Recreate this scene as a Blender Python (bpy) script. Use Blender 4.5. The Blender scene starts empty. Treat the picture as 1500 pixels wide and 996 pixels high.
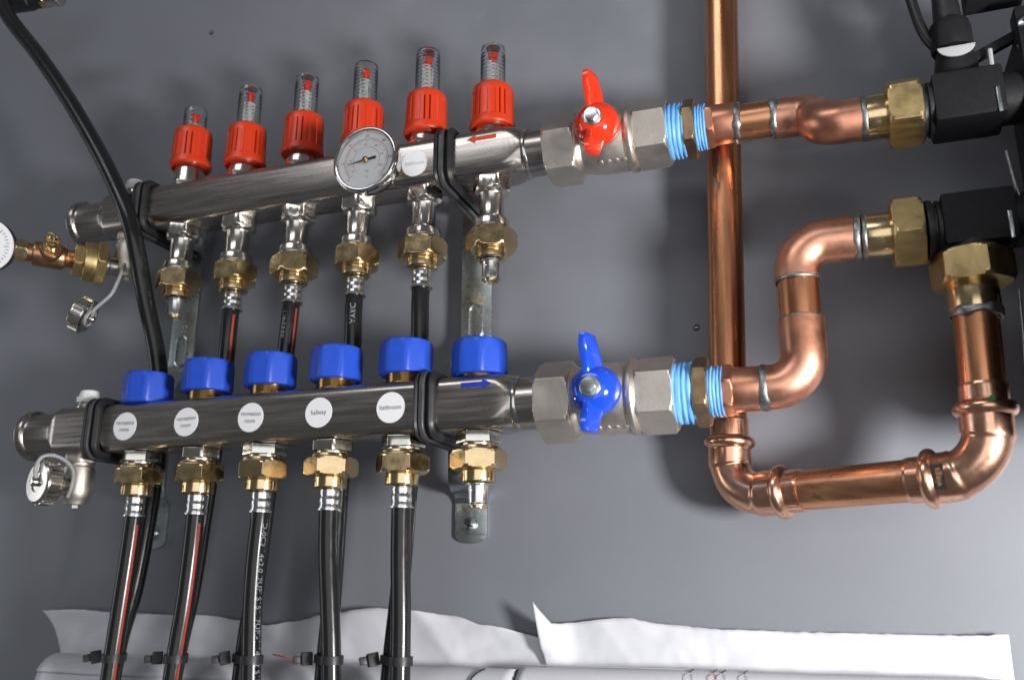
import bpy, bmesh, math, random
from mathutils import Vector, Matrix, noise
random.seed(7)
S = 0.001                       # everything below is laid out in millimetres
sc = bpy.context.scene
col = sc.collection
R = math.radians

# ------------------------------------------------------------------ camera
cd = bpy.data.cameras.new('camera'); cam = bpy.data.objects.new('camera', cd); col.objects.link(cam)
cam.location = (0.19837, -0.52571, -0.21105)
cam.rotation_euler = (1.843525, -0.0017074, 0.3361668)
cd.sensor_width = 36; cd.lens = 36 * 1334.27 / 1500
cd.clip_start = 0.02; cd.clip_end = 20
cd.dof.use_dof = True; cd.dof.focus_distance = 0.565; cd.dof.aperture_fstop = 7.5
sc.camera = cam

# ------------------------------------------------------------------ light
w = bpy.data.worlds.new('World'); sc.world = w; w.use_nodes = True
bg = w.node_tree.nodes['Background']; bg.inputs[0].default_value = (0.93, 0.96, 1.0, 1); bg.inputs[1].default_value = 0.10

def area(name, loc, target, size, power, color, shape='DISK', size_y=None):
    l = bpy.data.lights.new(name, 'AREA'); l.shape = shape; l.size = size; l.energy = power; l.color = color
    if size_y: l.size_y = size_y
    o = bpy.data.objects.new(name, l); col.objects.link(o); o.location = loc
    o.rotation_euler = (Vector(target) - Vector(loc)).to_track_quat('-Z', 'Y').to_euler()
    return o
area('work_lamp', (0.575, -0.380, -0.250), (-0.03, 0.0, -0.03), 0.12, 8.0, (1.0, 0.985, 0.97))
area('upper_fill', (-0.6, -1.9, 1.5), (0, 0, 0), 1.5, 10.0, (0.95, 0.97, 1.0), 'RECTANGLE', 0.5)  # added soft fill from above, stands for no known fixture
area('left_fill', (-2.3, -0.75, 0.0), (0, 0, 0), 0.7, 5.0, (0.92, 0.96, 1.0), 'RECTANGLE', 1.1)  # added fill from the left, gives the copper its left streak

area('front_fill', (0.75, -2.2, -0.25), (0.1, 0, 0), 2.0, 12.0, (0.97, 0.98, 1.0), 'RECTANGLE', 1.4)  # added frontal fill behind the camera, brightens copper, nickel and brass

sc.view_settings.view_transform = 'Standard'; sc.view_settings.look = 'None'
sc.view_settings.exposure = 0.0; sc.view_settings.gamma = 1.0; sc.view_settings.use_curve_mapping = False
sc.cycles.max_bounces = 10; sc.cycles.transmission_bounces = 10; sc.cycles.glossy_bounces = 5
sc.cycles.caustics_reflective = True; sc.cycles.blur_glossy = 0.6

# ------------------------------------------------------------------ materials
def mat(name, c, metal=0.0, rough=0.4, var=0.0, vscale=60, stretch=(1, 1, 1), rvar=0.0, bump=0.0, bscale=300,
        c2=None, coat=0.0, spec=0.5, trans=0.0, ior=1.45, spots=None, aniso=0.0):
    m = bpy.data.materials.new(name); m.use_nodes = True
    nt = m.node_tree; b = nt.nodes['Principled BSDF']
    b.inputs['Base Color'].default_value = (*c, 1); b.inputs['Metallic'].default_value = metal
    b.inputs['Roughness'].default_value = rough; b.inputs['Coat Weight'].default_value = coat
    b.inputs['Specular IOR Level'].default_value = spec; b.inputs['Transmission Weight'].default_value = trans
    b.inputs['IOR'].default_value = ior; b.inputs['Anisotropic'].default_value = aniso
    if var or rvar or bump:
        tc = nt.nodes.new('ShaderNodeTexCoord'); mp = nt.nodes.new('ShaderNodeMapping')
        mp.inputs['Scale'].default_value = stretch
        nt.links.new(tc.outputs['Object'], mp.inputs['Vector'])
        def nz(scale, detail=5):
            n = nt.nodes.new('ShaderNodeTexNoise'); n.inputs['Scale'].default_value = scale
            n.inputs['Detail'].default_value = detail; n.inputs['Roughness'].default_value = 0.62
            nt.links.new(mp.outputs['Vector'], n.inputs['Vector']); return n
        n1 = nz(vscale)
        if var:
            rp = nt.nodes.new('ShaderNodeValToRGB')
            rp.color_ramp.elements[0].position = 0.34; rp.color_ramp.elements[1].position = 0.68
            d = c2 if c2 else tuple(x * (1 - var) for x in c)
            rp.color_ramp.elements[0].color = (*d, 1); rp.color_ramp.elements[1].color = (*c, 1)
            nt.links.new(n1.outputs['Fac'], rp.inputs['Fac'])
            out = rp.outputs['Color']
            if spots:                                        # oxide spots / grime with a shape of their own
                n3 = nz(spots[1], 8); r3 = nt.nodes.new('ShaderNodeValToRGB')
                r3.color_ramp.elements[0].position = spots[2]; r3.color_ramp.elements[1].position = spots[2] + 0.1
                mx = nt.nodes.new('ShaderNodeMix'); mx.data_type = 'RGBA'
                nt.links.new(n3.outputs['Fac'], r3.inputs['Fac']); nt.links.new(r3.outputs['Color'], mx.inputs[0])
                nt.links.new(out, mx.inputs[6]); mx.inputs[7].default_value = (*spots[0], 1); out = mx.outputs[2]
            nt.links.new(out, b.inputs['Base Color'])
        if rvar:
            mr = nt.nodes.new('ShaderNodeMapRange')
            mr.inputs['From Min'].default_value = 0.3; mr.inputs['From Max'].default_value = 0.7
            mr.inputs['To Min'].default_value = max(0.02, rough - rvar); mr.inputs['To Max'].default_value = rough + rvar
            n2 = nz(vscale * 1.7)
            nt.links.new(n2.outputs['Fac'], mr.inputs['Value']); nt.links.new(mr.outputs['Result'], b.inputs['Roughness'])
        if bump:
            n4 = nz(bscale, 4); bp = nt.nodes.new('ShaderNodeBump')
            bp.inputs['Strength'].default_value = bump; bp.inputs['Distance'].default_value = 0.0004
            nt.links.new(n4.outputs['Fac'], bp.inputs['Height']); nt.links.new(bp.outputs['Normal'], b.inputs['Normal'])
    return m

M = dict(
    wall=mat('grey_wall_paint', (0.179, 0.187, 0.212), 0, 0.40, var=0.06, vscale=9, rvar=0.10, bump=0.2, bscale=160, spots=((0.196, 0.200, 0.232), 18, 0.66), spec=0.4),
    steel=mat('brushed_stainless', (0.50, 0.465, 0.44), 1, 0.27, var=0.3, vscale=14, stretch=(0.9, 22, 22), rvar=0.09, bump=0.06, bscale=60, c2=(0.37, 0.33, 0.305)),
    weld=mat('welded_stainless', (0.62, 0.60, 0.58), 1, 0.2, var=0.3, vscale=70, rvar=0.08, bump=0.5, bscale=130),
    nickel=mat('nickel_plating', (0.69, 0.66, 0.61), 1, 0.21, var=0.12, vscale=90, rvar=0.06, bump=0.08, bscale=400),
    satin=mat('satin_nickel_casting', (0.66, 0.605, 0.54), 1, 0.44, var=0.15, vscale=55, rvar=0.07, bump=0.22, bscale=700),
    zinc=mat('zinc_plated_sheet', (0.62, 0.66, 0.66), 1, 0.28, var=0.1, vscale=40, rvar=0.05, c2=(0.55, 0.60, 0.60)),
    alu=mat('aluminium_sleeve', (0.72, 0.72, 0.73), 1, 0.22, var=0.12, vscale=160, rvar=0.06, bump=0.1, bscale=500),
    brass=mat('bright_brass', (0.80, 0.62, 0.36), 1, 0.20, var=0.2, vscale=90, rvar=0.07, c2=(0.66, 0.48, 0.26), bump=0.06, bscale=500),
    brass_rough=mat('machined_brass', (0.70, 0.52, 0.25), 1, 0.36, var=0.2, vscale=60, stretch=(1, 5, 1), rvar=0.08, c2=(0.57, 0.41, 0.19), bump=0.15, bscale=420),
    brass_dull=mat('dull_brass', (0.44, 0.31, 0.18), 1, 0.38, var=0.3, vscale=110, rvar=0.08, c2=(0.28, 0.19, 0.12), bump=0.3, bscale=500),
    bronze=mat('red_bronze', (0.60, 0.36, 0.20), 1, 0.32, var=0.25, vscale=100, rvar=0.08, c2=(0.42, 0.23, 0.13), bump=0.15, bscale=500),
    copper=mat('drawn_copper', (0.83, 0.39, 0.21), 1, 0.28, var=0.3, vscale=16, stretch=(6, 6, 0.5), rvar=0.08, c2=(0.66, 0.27, 0.13), spots=((0.40, 0.18, 0.10), 30, 0.615)),
    copper_x=mat('drawn_copper_level', (0.86, 0.45, 0.26), 1, 0.31, var=0.3, vscale=16, stretch=(0.5, 6, 6), rvar=0.08, c2=(0.62, 0.28, 0.15), spots=((0.40, 0.18, 0.10), 30, 0.615)),
    copper_press=mat('polished_press_copper', (0.93, 0.55, 0.39), 1, 0.24, var=0.2, vscale=60, rvar=0.06, c2=(0.80, 0.42, 0.27), bump=0.06, bscale=160),
    copper_solder=mat('heated_copper', (0.85, 0.45, 0.31), 1, 0.37, var=0.3, vscale=34, rvar=0.09, c2=(0.60, 0.26, 0.16), spots=((0.30, 0.15, 0.11), 40, 0.60), bump=0.05, bscale=260),
    solder=mat('solder_bead', (0.42, 0.43, 0.44), 1, 0.42, var=0.5, vscale=180, rvar=0.1, bump=0.6, bscale=420),
    red=mat('red_plastic', (0.62, 0.045, 0.012), 0, 0.34, var=0.08, vscale=120, rvar=0.05, bump=0.05, bscale=900),
    blue=mat('blue_plastic', (0.014, 0.070, 0.50), 0, 0.38, var=0.08, vscale=120, rvar=0.05, bump=0.05, bscale=900),
    red_paint=mat('red_enamel', (0.70, 0.035, 0.010), 0, 0.15, coat=0.5, var=0.05, vscale=90, rvar=0.03),
    blue_paint=mat('blue_enamel', (0.012, 0.062, 0.52), 0, 0.15, coat=0.5, var=0.05, vscale=90, rvar=0.03),
    red_print=mat('red_print', (0.55, 0.06, 0.02), 0, 0.5, var=0.2, vscale=400),
    blue_print=mat('blue_print', (0.012, 0.03, 0.36), 0, 0.5, var=0.2, vscale=400),
    glass=mat('clear_sight_plastic', (0.97, 0.98, 0.98), 0, 0.03, trans=1.0, ior=1.46),
    rubber=mat('black_rubber', (0.018, 0.018, 0.020), 0, 0.45, var=0.3, vscale=90, rvar=0.1, bump=0.1, bscale=500),
    rubber_grey=mat('worn_rubber_strap', (0.060, 0.061, 0.066), 0, 0.42, var=0.4, vscale=90, rvar=0.1, bump=0.2, bscale=700),
    pipe=mat('black_plastic_pipe', (0.012, 0.012, 0.013), 0, 0.24, var=0.2, vscale=60, rvar=0.06, bump=0.03, bscale=400),
    pump=mat('black_moulded_foam', (0.010, 0.010, 0.012), 0, 0.55, spec=0.3, var=0.3, vscale=200, rvar=0.08, bump=0.25, bscale=1100),
    cable=mat('black_cable', (0.012, 0.012, 0.013), 0, 0.38),
    white=mat('white_plastic', (0.78, 0.78, 0.76), 0, 0.4, var=0.08, vscale=100),
    sticker=mat('white_sticker', (0.78, 0.78, 0.80), 0, 0.45, var=0.04, vscale=200),
    ink=mat('black_ink', (0.03, 0.03, 0.034), 0, 0.6, spec=0.2),
    ink_grey=mat('faded_grey_ink', (0.36, 0.37, 0.40), 0, 0.5),
    ink_red=mat('red_ink', (0.50, 0.10, 0.08), 0, 0.5),
    ink_white=mat('pale_print', (0.36, 0.38, 0.42), 0, 0.5, var=0.5, vscale=900),
    stripe=mat('red_pipe_stripe', (0.38, 0.045, 0.025), 0, 0.28, var=0.15, vscale=200),
    tape=mat('blue_sealing_thread', (0.17, 0.44, 0.80), 0, 0.5, var=0.35, vscale=70, stretch=(2, 1, 1), rvar=0.1, c2=(0.10, 0.31, 0.66), bump=0.15, bscale=500),
    paper=mat('drawing_paper', (0.56, 0.565, 0.605), 0, 0.6, var=0.05, vscale=30, bump=0.3, bscale=45),
    dial=mat('dial_face', (0.84, 0.84, 0.86), 0, 0.4),
    chrome=mat('chrome_bezel', (0.72, 0.71, 0.69), 1, 0.09, var=0.08, vscale=60, rvar=0.03),
    orange_print=mat('copper_coloured_print', (0.26, 0.12, 0.06), 0, 0.5),
    green=mat('green_dot', (0.02, 0.25, 0.06), 0, 0.4),
    tag=mat('grey_tag', (0.33, 0.33, 0.34), 0, 0.4),
    dark=mat('dark_gap', (0.01, 0.01, 0.01), 0, 0.6),
)

# ------------------------------------------------------------------ mesh helpers
X, Y, Z = Vector((1, 0, 0)), Vector((0, 1, 0)), Vector((0, 0, 1))
def frame(ax, ref=None):
    a = Vector(ax).normalized()
    u = Vector(ref) if ref else (Z if abs(a.z) < 0.9 else Vector((0, -1, 0)))
    e1 = (u - a * u.dot(a)).normalized()
    return a, e1, a.cross(e1)
def hexr(n, Rc, rot=0.0):
    """polar radius of an n-gon whose corners lie at radius Rc"""
    rin = Rc * math.cos(math.pi / n); st = 2 * math.pi / n
    def f(t):
        d = (t - rot) % st - st / 2
        return rin / math.cos(d)
    return f
def fillet(pts, rad, n=14):
    pts = [Vector(p) for p in pts]; out = [pts[0]]
    for i in range(1, len(pts) - 1):
        a, b, c = pts[i - 1], pts[i], pts[i + 1]
        r = rad[i - 1] if isinstance(rad, (list, tuple)) else rad
        d1, d2 = (a - b).normalized(), (c - b).normalized()
        ang = d1.angle(d2)
        if ang > 3.12: out.append(b); continue
        t = min(r / math.tan(ang / 2), 0.49 * (a - b).length if i > 1 else 0.98 * (a - b).length, 0.98 * (c - b).length if i == len(pts) - 2 else 0.49 * (c - b).length)
        rr = t * math.tan(ang / 2); p1 = b + d1 * t; bis = (d1 + d2).normalized(); ctr = b + bis * (rr / math.sin(ang / 2))
        v0 = p1 - ctr; nrm = v0.cross(b + d2 * t - ctr).normalized(); tot = v0.angle(b + d2 * t - ctr)
        for k in range(n + 1): out.append(ctr + Matrix.Rotation(tot * k / n, 3, nrm) @ v0)
    out.append(pts[-1]); return out
def resample(pts, step):
    pts = [Vector(p) for p in pts]; out = [pts[0].copy()]; acc = 0
    for a, b in zip(pts, pts[1:]):
        L = (b - a).length
        if L < 1e-6: continue
        s = step - acc
        while s <= L: out.append(a.lerp(b, s / L)); s += step
        acc = L - (s - step)
    if (out[-1] - pts[-1]).length > 0.05 * step: out.append(pts[-1].copy())
    return out
def spline(pts, n=10):
    """Catmull-Rom through the points"""
    p = [Vector(q) for q in pts]; p = [p[0] * 2 - p[1]] + p + [p[-1] * 2 - p[-2]]; out = []
    for i in range(1, len(p) - 2):
        for k in range(n):
            t = k / n
            out.append(0.5 * ((2 * p[i]) + (p[i + 1] - p[i - 1]) * t + (2 * p[i - 1] - 5 * p[i] + 4 * p[i + 1] - p[i + 2]) * t * t + (3 * p[i] - p[i - 1] - 3 * p[i + 1] + p[i + 2]) * t ** 3))
    out.append(p[-2]); return out
def frames(path, ref=None):
    path = [Vector(p) for p in path]; res = []
    e = None
    for i, p in enumerate(path):
        t = (path[min(i + 1, len(path) - 1)] - path[max(i - 1, 0)]).normalized()
        if e is None: _, e, _ = frame(t, ref)
        e = (e - t * e.dot(t)).normalized(); res.append((p, t, e, t.cross(e)))
    return res

class MB:
    def __init__(s): s.v = []; s.f = []
    def add(s, vs, fs):
        o = len(s.v); s.v += [Vector(a) for a in vs]; s.f += [tuple(i + o for i in f) for f in fs]; return s
    def rings(s, rings, close0=True, close1=True, cyc=True, loop=False):
        n = len(rings[0]); o = len(s.v)
        for r in rings: s.v += [Vector(a) for a in r]
        m = len(rings)
        for i in range(m if loop else m - 1):
            j = (i + 1) % m
            for k in range(n if cyc else n - 1):
                q = (k + 1) % n
                s.f.append((o + i * n + k, o + i * n + q, o + j * n + q, o + j * n + k))
        if not loop:
            if close0: s.f.append(tuple(o + k for k in reversed(range(n))))
            if close1: s.f.append(tuple(o + (m - 1) * n + k for k in range(n)))
        return s
    def lathe(s, prof, o, ax, seg=36, ref=None, close=True, ph=0.0):
        """prof: (t along axis, radius or polar function [, cap radius])"""
        a, e1, e2 = frame(ax, ref); o = Vector(o); rs = []
        for p in prof:
            ring = []
            for k in range(seg):
                th = 2 * math.pi * k / seg + ph; r = p[1](th) if callable(p[1]) else p[1]
                if len(p) > 2: r = min(r, p[2])
                ring.append(o + a * p[0] + (e1 * math.cos(th) + e2 * math.sin(th)) * r)
            rs.append(ring)
        return s.rings(rs, close, close)
    def nut(s, t0, t1, Rc, o, ax, n=6, rot=0.0, ref=None, ch=0.12):
        f = hexr(n, Rc, rot); rin = Rc * math.cos(math.pi / n); c = (t1 - t0) * ch
        pr = []
        K = ((0, 1.045), (0.25, 1.065), (0.5, 1.085), (0.75, 1.105), (1.0, 1.125), (1.5, 1.16))
        for k, q in K: pr.append((t0 + c * k, f, rin * q))
        for k, q in reversed(K): pr.append((t1 - c * k, f, rin * q))
        return s.lathe(pr, o, ax, n * 10, ref, ph=rot)
    def tube(s, path, r, seg=20, ref=None, close=True, loop=False):
        fr = frames(path, ref); rs = []; L = 0; last = None
        for i, (p, t, e1, e2) in enumerate(fr):
            if last is not None: L += (p - last).length
            last = p; rr = r(L) if callable(r) else (r[i] if isinstance(r, (list, tuple)) else r)
            rs.append([p + (e1 * math.cos(2 * math.pi * k / seg) + e2 * math.sin(2 * math.pi * k / seg)) * rr for k in range(seg)])
        return s.rings(rs, close, close, loop=loop)
    def sweep(s, path, sect, ref, loop=False):
        """sect: list of (a along ref-normal side, b along in-plane normal); ref = side vector"""
        path = [Vector(p) for p in path]; side = Vector(ref).normalized(); rs = []
        n = len(path)
        for i, p in enumerate(path):
            q0 = path[(i - 1) % n] if loop else path[max(i - 1, 0)]; q1 = path[(i + 1) % n] if loop else path[min(i + 1, n - 1)]
            t = (q1 - q0).normalized(); nn = side.cross(t).normalized()
            rs.append([p + side * a + nn * b for a, b in sect])
        return s.rings(rs, loop=loop)
    def box(s, c, d, rot=None):
        c = Vector(c); m = rot or Matrix.Identity(3); vs = []
        for z in (-.5, .5):
            for y in (-.5, .5):
                for x in (-.5, .5): vs.append(c + m @ Vector((x * d[0], y * d[1], z * d[2])))
        return s.add(vs, [(0, 2, 3, 1), (4, 5, 7, 6), (0, 1, 5, 4), (2, 6, 7, 3), (0, 4, 6, 2), (1, 3, 7, 5)])
    def prism(s, poly, axis, h):
        """poly: list of 3-D points, extruded by axis*h"""
        a = Vector(axis) * h; n = len(poly); vs = [Vector(p) for p in poly] + [Vector(p) + a for p in poly]
        return s.add(vs, [tuple(reversed(range(n))), tuple(range(n, 2 * n))] + [(k, (k + 1) % n, n + (k + 1) % n, n + k) for k in range(n)])
    def torus(s, o, ax, Rm, r, seg=40, sub=12, wob=0.0, ref=None):
        a, e1, e2 = frame(ax, ref); rs = []
        for k in range(seg):
            th = 2 * math.pi * k / seg; d = e1 * math.cos(th) + e2 * math.sin(th)
            rr = r; sh = 0
            if wob:
                rr = r * (1 + wob * (noise.noise(Vector((math.cos(th) * 1.6, math.sin(th) * 1.6, Rm + o[0] * 0.13)))))
                sh = wob * 1.2 * noise.noise(Vector((math.cos(th) * 1.3, math.sin(th) * 1.3, 7 + o[2] * 0.17)))
            rs.append([Vector(o) + d * (Rm + rr * 0.38 * math.cos(2 * math.pi * j / sub)) + a * (sh + rr * math.sin(2 * math.pi * j / sub)) for j in range(sub)])
        return s.rings(rs, loop=True)

W = {}                                             # world position (mm) of every object
CACHE = {}
def build(name, mb, m, parent=None, origin=None, bev=0.0, key=None, ang=38, solid=0.0, smooth=True):
    org = Vector(origin) if origin is not None else (W[parent.name] if parent else Vector((0, 0, 0)))
    if key and key in CACHE: me = CACHE[key]
    else:
        me = bpy.data.meshes.new(name)
        me.from_pydata([tuple((v - org) * S) for v in mb.v], [], mb.f)
        bm = bmesh.new(); bm.from_mesh(me)
        bmesh.ops.recalc_face_normals(bm, faces=bm.faces)
        if bev:
            es = [e for e in bm.edges if len(e.link_faces) == 2 and e.calc_face_angle(0) > R(33)]
            bmesh.ops.bevel(bm, geom=es, offset=bev * S, segments=2, profile=0.6, affect='EDGES', clamp_overlap=True)
        for f in bm.faces: f.smooth = smooth
        bm.to_mesh(me); bm.free()
        if smooth: me.set_sharp_from_angle(angle=R(ang))
        me.materials.append(m)
        if key: CACHE[key] = me
    o = bpy.data.objects.new(name, me); col.objects.link(o)
    if parent: o.parent = parent; o.location = (org - W[parent.name]) * S
    else: o.location = org * S
    if solid:
        md = o.modifiers.new('thickness', 'SOLIDIFY'); md.thickness = solid * S; md.offset = 0
    W[o.name] = org
    return o
def thing(name, loc, label, cat, group=None):
    o = bpy.data.objects.new(name, None); col.objects.link(o); o.location = Vector(loc) * S
    o.empty_display_size = 0.01; W[o.name] = Vector(loc); tagit(o, label, cat, group); return o
def tagit(o, label, cat, group=None, kind=None):
    o['label'] = label; o['category'] = cat
    if group: o['group'] = group
    if kind: o['kind'] = kind
    return o

def text_geo(body, size, align='CENTER'):
    cu = bpy.data.curves.new('lettering', 'FONT'); cu.body = body; cu.size = size; cu.align_x = align; cu.align_y = 'CENTER'
    cu.resolution_u = 2
    to = bpy.data.objects.new('lettering', cu); me = bpy.data.meshes.new_from_object(to)
    vs = [Vector(v.co) for v in me.vertices]; fs = [tuple(p.vertices) for p in me.polygons]
    bpy.data.objects.remove(to); bpy.data.meshes.remove(me); bpy.data.curves.remove(cu)
    return vs, fs
def put_text(mb, body, size, fn, align='CENTER'):
    vs, fs = text_geo(body, size, align); mb.add([fn(v.x, v.y) for v in vs], fs); return mb

# ------------------------------------------------------------------ the wall
wall = MB().box((0, 67, 0), (2600, 20, 1800)); wo = build('back_wall', wall, M['wall']); wo['kind'] = 'structure'
WY = 57.0
def wall_screw(x, z, label):
    t = thing('wall_screw', (x, WY, z), label, 'screw', None)
    build('screw_head', MB().lathe([(0, 2.1), (0.3, 2.1), (0.5, 1.6), (0.5, 0.3)], (x, WY, z), (0, -1, 0), 20), M['rubber'], t)
    build('slot', MB().box((x, WY - 0.55, z), (2.4, 0.2, 0.6)), M['zinc'], t)
wall_screw(-291, 273, 'tiny dark screw in the bare wall above the red flow meters')
wall_screw(123, -41.6, 'tiny dark screw in the wall left of the copper riser')

# ------------------------------------------------------------------ manifolds
UY, UZ, LY, LZ = 0.0, 73.0, -19.0, -100.5
HB, RC = 16.5, 6.8
def sect_at(sv):
    """point on the bar section: sv = way up the front face from its centre (mm) -> (depth, height)"""
    fl = HB - RC
    if abs(sv) <= fl: return -HB, sv
    a = (abs(sv) - fl) / RC; g = 1 if sv > 0 else -1
    if a > math.pi / 2: return -fl + (abs(sv) - fl - RC * math.pi / 2), g * HB
    return -(fl + RC * math.cos(a)), g * (fl + RC * math.sin(a))
def bar_section(n=6, h=HB, rc=RC):
    pts = []
    for q, (sy, sz) in enumerate(((1, 1), (-1, 1), (-1, -1), (1, -1))):
        for k in range(n + 1):
            a = math.pi / 2 * (q + k / n); pts.append((sy * 0 + (h - rc) * sy + rc * math.cos(a), (h - rc) * sz + rc * math.sin(a)))
    return pts
def round_section(r, n=6):
    pts = []
    for q in range(4):
        for k in range(n + 1):
            a = math.pi / 2 * (q + (k + (0.02 if k == 0 else -0.02 if k == n else 0)) / n); pts.append((r * math.cos(a), r * math.sin(a)))
    return pts
def bar_mesh(cy, cz, x0, x1):
    mb = MB(); rs = []
    for x, f, r in ((x0, 1, 15.3), (x0 + 2.5, 0.3, 16), (x0 + 6, 0, 0), (x1 - 14, 0, 0), (x1 - 10, 0.1, 16.5), (x1 - 6, 0.4, 16.4), (x1 - 3, 0.75, 16.2), (x1, 0.95, 15.9), (x1 + 2, 1, 15.3)):
        a = bar_section(); b = round_section(r if r else 16)
        rs.append([(x, cy + p[0] * (1 - f) + q[0] * f, cz + p[1] * (1 - f) + q[1] * f) for p, q in zip(a, b)])
    return mb.rings(rs)
def sticker(par, x, cy, cz, lines, ink='ink', size=4.1):
    y = cy - HB
    s = build('sticker', MB().lathe([(0, 9.6), (0.22, 9.5)], (x, y, cz), (0, -1, 0), 48), M['sticker'], par, origin=(x, y, cz), key='sticker')
    mb = MB(); ra = random.uniform(-.07, .07); ca, sa = math.cos(ra), math.sin(ra)
    for i, l in enumerate(lines):
        dz = (len(lines) - 1) / 2 * 4.6 - i * 4.6
        put_text(mb, l, size, lambda a, b: (x + a * 0.86 * ca - (b + dz) * sa, y - 0.3, cz + (dz + b) * ca + a * 0.86 * sa))
    build('lettering', mb, M[ink], s, smooth=False)
def arrow(par, name, x0, x1, cy, cz, s0, m):
    d = 1 if x1 > x0 else -1; mb = MB()
    def P(x, s): yy, zz = sect_at(s); nn = Vector((0, yy, zz)).normalized() * 0.12; return Vector((x, cy + yy, cz + zz)) + nn
    def strip(a, b, w0, w1, n=6):
        rs = [[P(a + (b - a) * k / n, s0 + (w0 + (w1 - w0) * k / n) * j) for j in (-1, -.6, -.2, .2, .6, 1)] for k in range(n + 1)]
        mb.rings(rs, False, False, cyc=False)
    strip(x0, x1 - d * 6, 1.5, 1.5); strip(x1 - d * 6, x1, 3.2, 0.05)
    build(name, mb, M[m], par)
def end_collar(par, cx0, cx1, cy, cz):
    # round neck from the bar end to the flanged end plate, built towards -x
    L = cx1 - cx0
    mb = MB().lathe([(0, 16.4), (1.5, 16.2), (2.2, 15.5), (L - 8.5, 15.5), (L - 7, 15.9), (L - 6.2, 17.4), (L - 5.2, 18.0), (L - 1.2, 18.1), (L - 0.3, 17.5), (L, 16.4), (L - 0.4, 14)], (cx1, cy, cz), (-1, 0, 0), 48)
    build('end_collar', mb, M['steel'], par, bev=0.25)
def vent(par, x, cy, cz, h=0):
    b = build('vent_socket', MB().lathe([(15, 8.2), (18.5, 8.2), (19, 7.2), (22 + h, 7.2), (22.4 + h, 6)], (x, cy, cz), Z, 28), M['nickel'], par, bev=0.2)
    mb = MB().lathe([(21.5 + h, hexr(6, 9.0, 0.3), 8.6), (25.5 + h, hexr(6, 9.0, 0.3), 8.6), (25.8 + h, 7.4), (29.6 + h, 6.6), (30.4 + h, 5.6)], (x, cy, cz), Z, 48)
    build('vent_plug', mb, M['white'], b, bev=0.3)

XS = [-250, -200, -150, -100, -50, 0]
sm = thing('supply_manifold', (-150, UY, UZ - HB), 'stainless supply manifold bar carrying six red flow meters', 'manifold')
ub = build('bar', bar_mesh(UY, UZ, -319, 26), M['steel'], sm)
build('neck', MB().lathe([(0, 15.8), (3, 15.7), (20, 15.5)], (24, UY, UZ - 0.6), X, 40), M['steel'], sm)
build('weld_seam', MB().torus((26.5, UY, UZ - 0.4), X, 16.0, 1.7, 64, 10, 0.45), M['weld'], sm)
end_collar(sm, -350, -318, UY, UZ); vent(sm, -301, UY, UZ)
sticker(sm, -50, UY, 70.5, ['bathroom'], 'ink_grey', 4.2)
arrow(sm, 'flow_arrow', 8.8, -12, UY, UZ, 8.0, 'red_print')
# flow meters
CAPZ = [106, 100, 100, 100, 98.7, 94.8]; TOPZ = [157, 166.2, 166.2, 166.0, 166.5, 159]
ROT = [0.0, 0.5, 0.12, 0.42, 0.02, 0.9]
def cap_mesh(x, y, z0, rot):
    seg = 240; mb = MB(); rs = []
    prof = [(0.9, 14.0), (0, 15.0), (1.0, 15.7), (3.5, 15.6), (6.0, 14.9), (6.4, 14.9), (9, 14.75), (25, 14.4), (25.4, 14.4), (28.6, 14.2), (30.6, 13.6), (31.8, 12.3), (32.2, 10.5), (32.2, 8.2)]
    for i, (t, r) in enumerate(prof):
        ring = []
        for k in range(seg):
            th = 2 * math.pi * k / seg; rr = r
            if 6.3 < t < 25.2:
                u = ((th + rot) / (2 * math.pi) * 5) % 1.0
                if u < 0.045 or 0.21 < u < 0.255: rr = r - 2.6        # open slots
                elif 0.42 < u < 0.55 or 0.68 < u < 0.86: rr = r - 0.5  # shallow finger grips
            ring.append((x + math.cos(th) * rr, y + math.sin(th) * rr, z0 + t))
        rs.append(ring)
    return mb.rings(rs)
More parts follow.
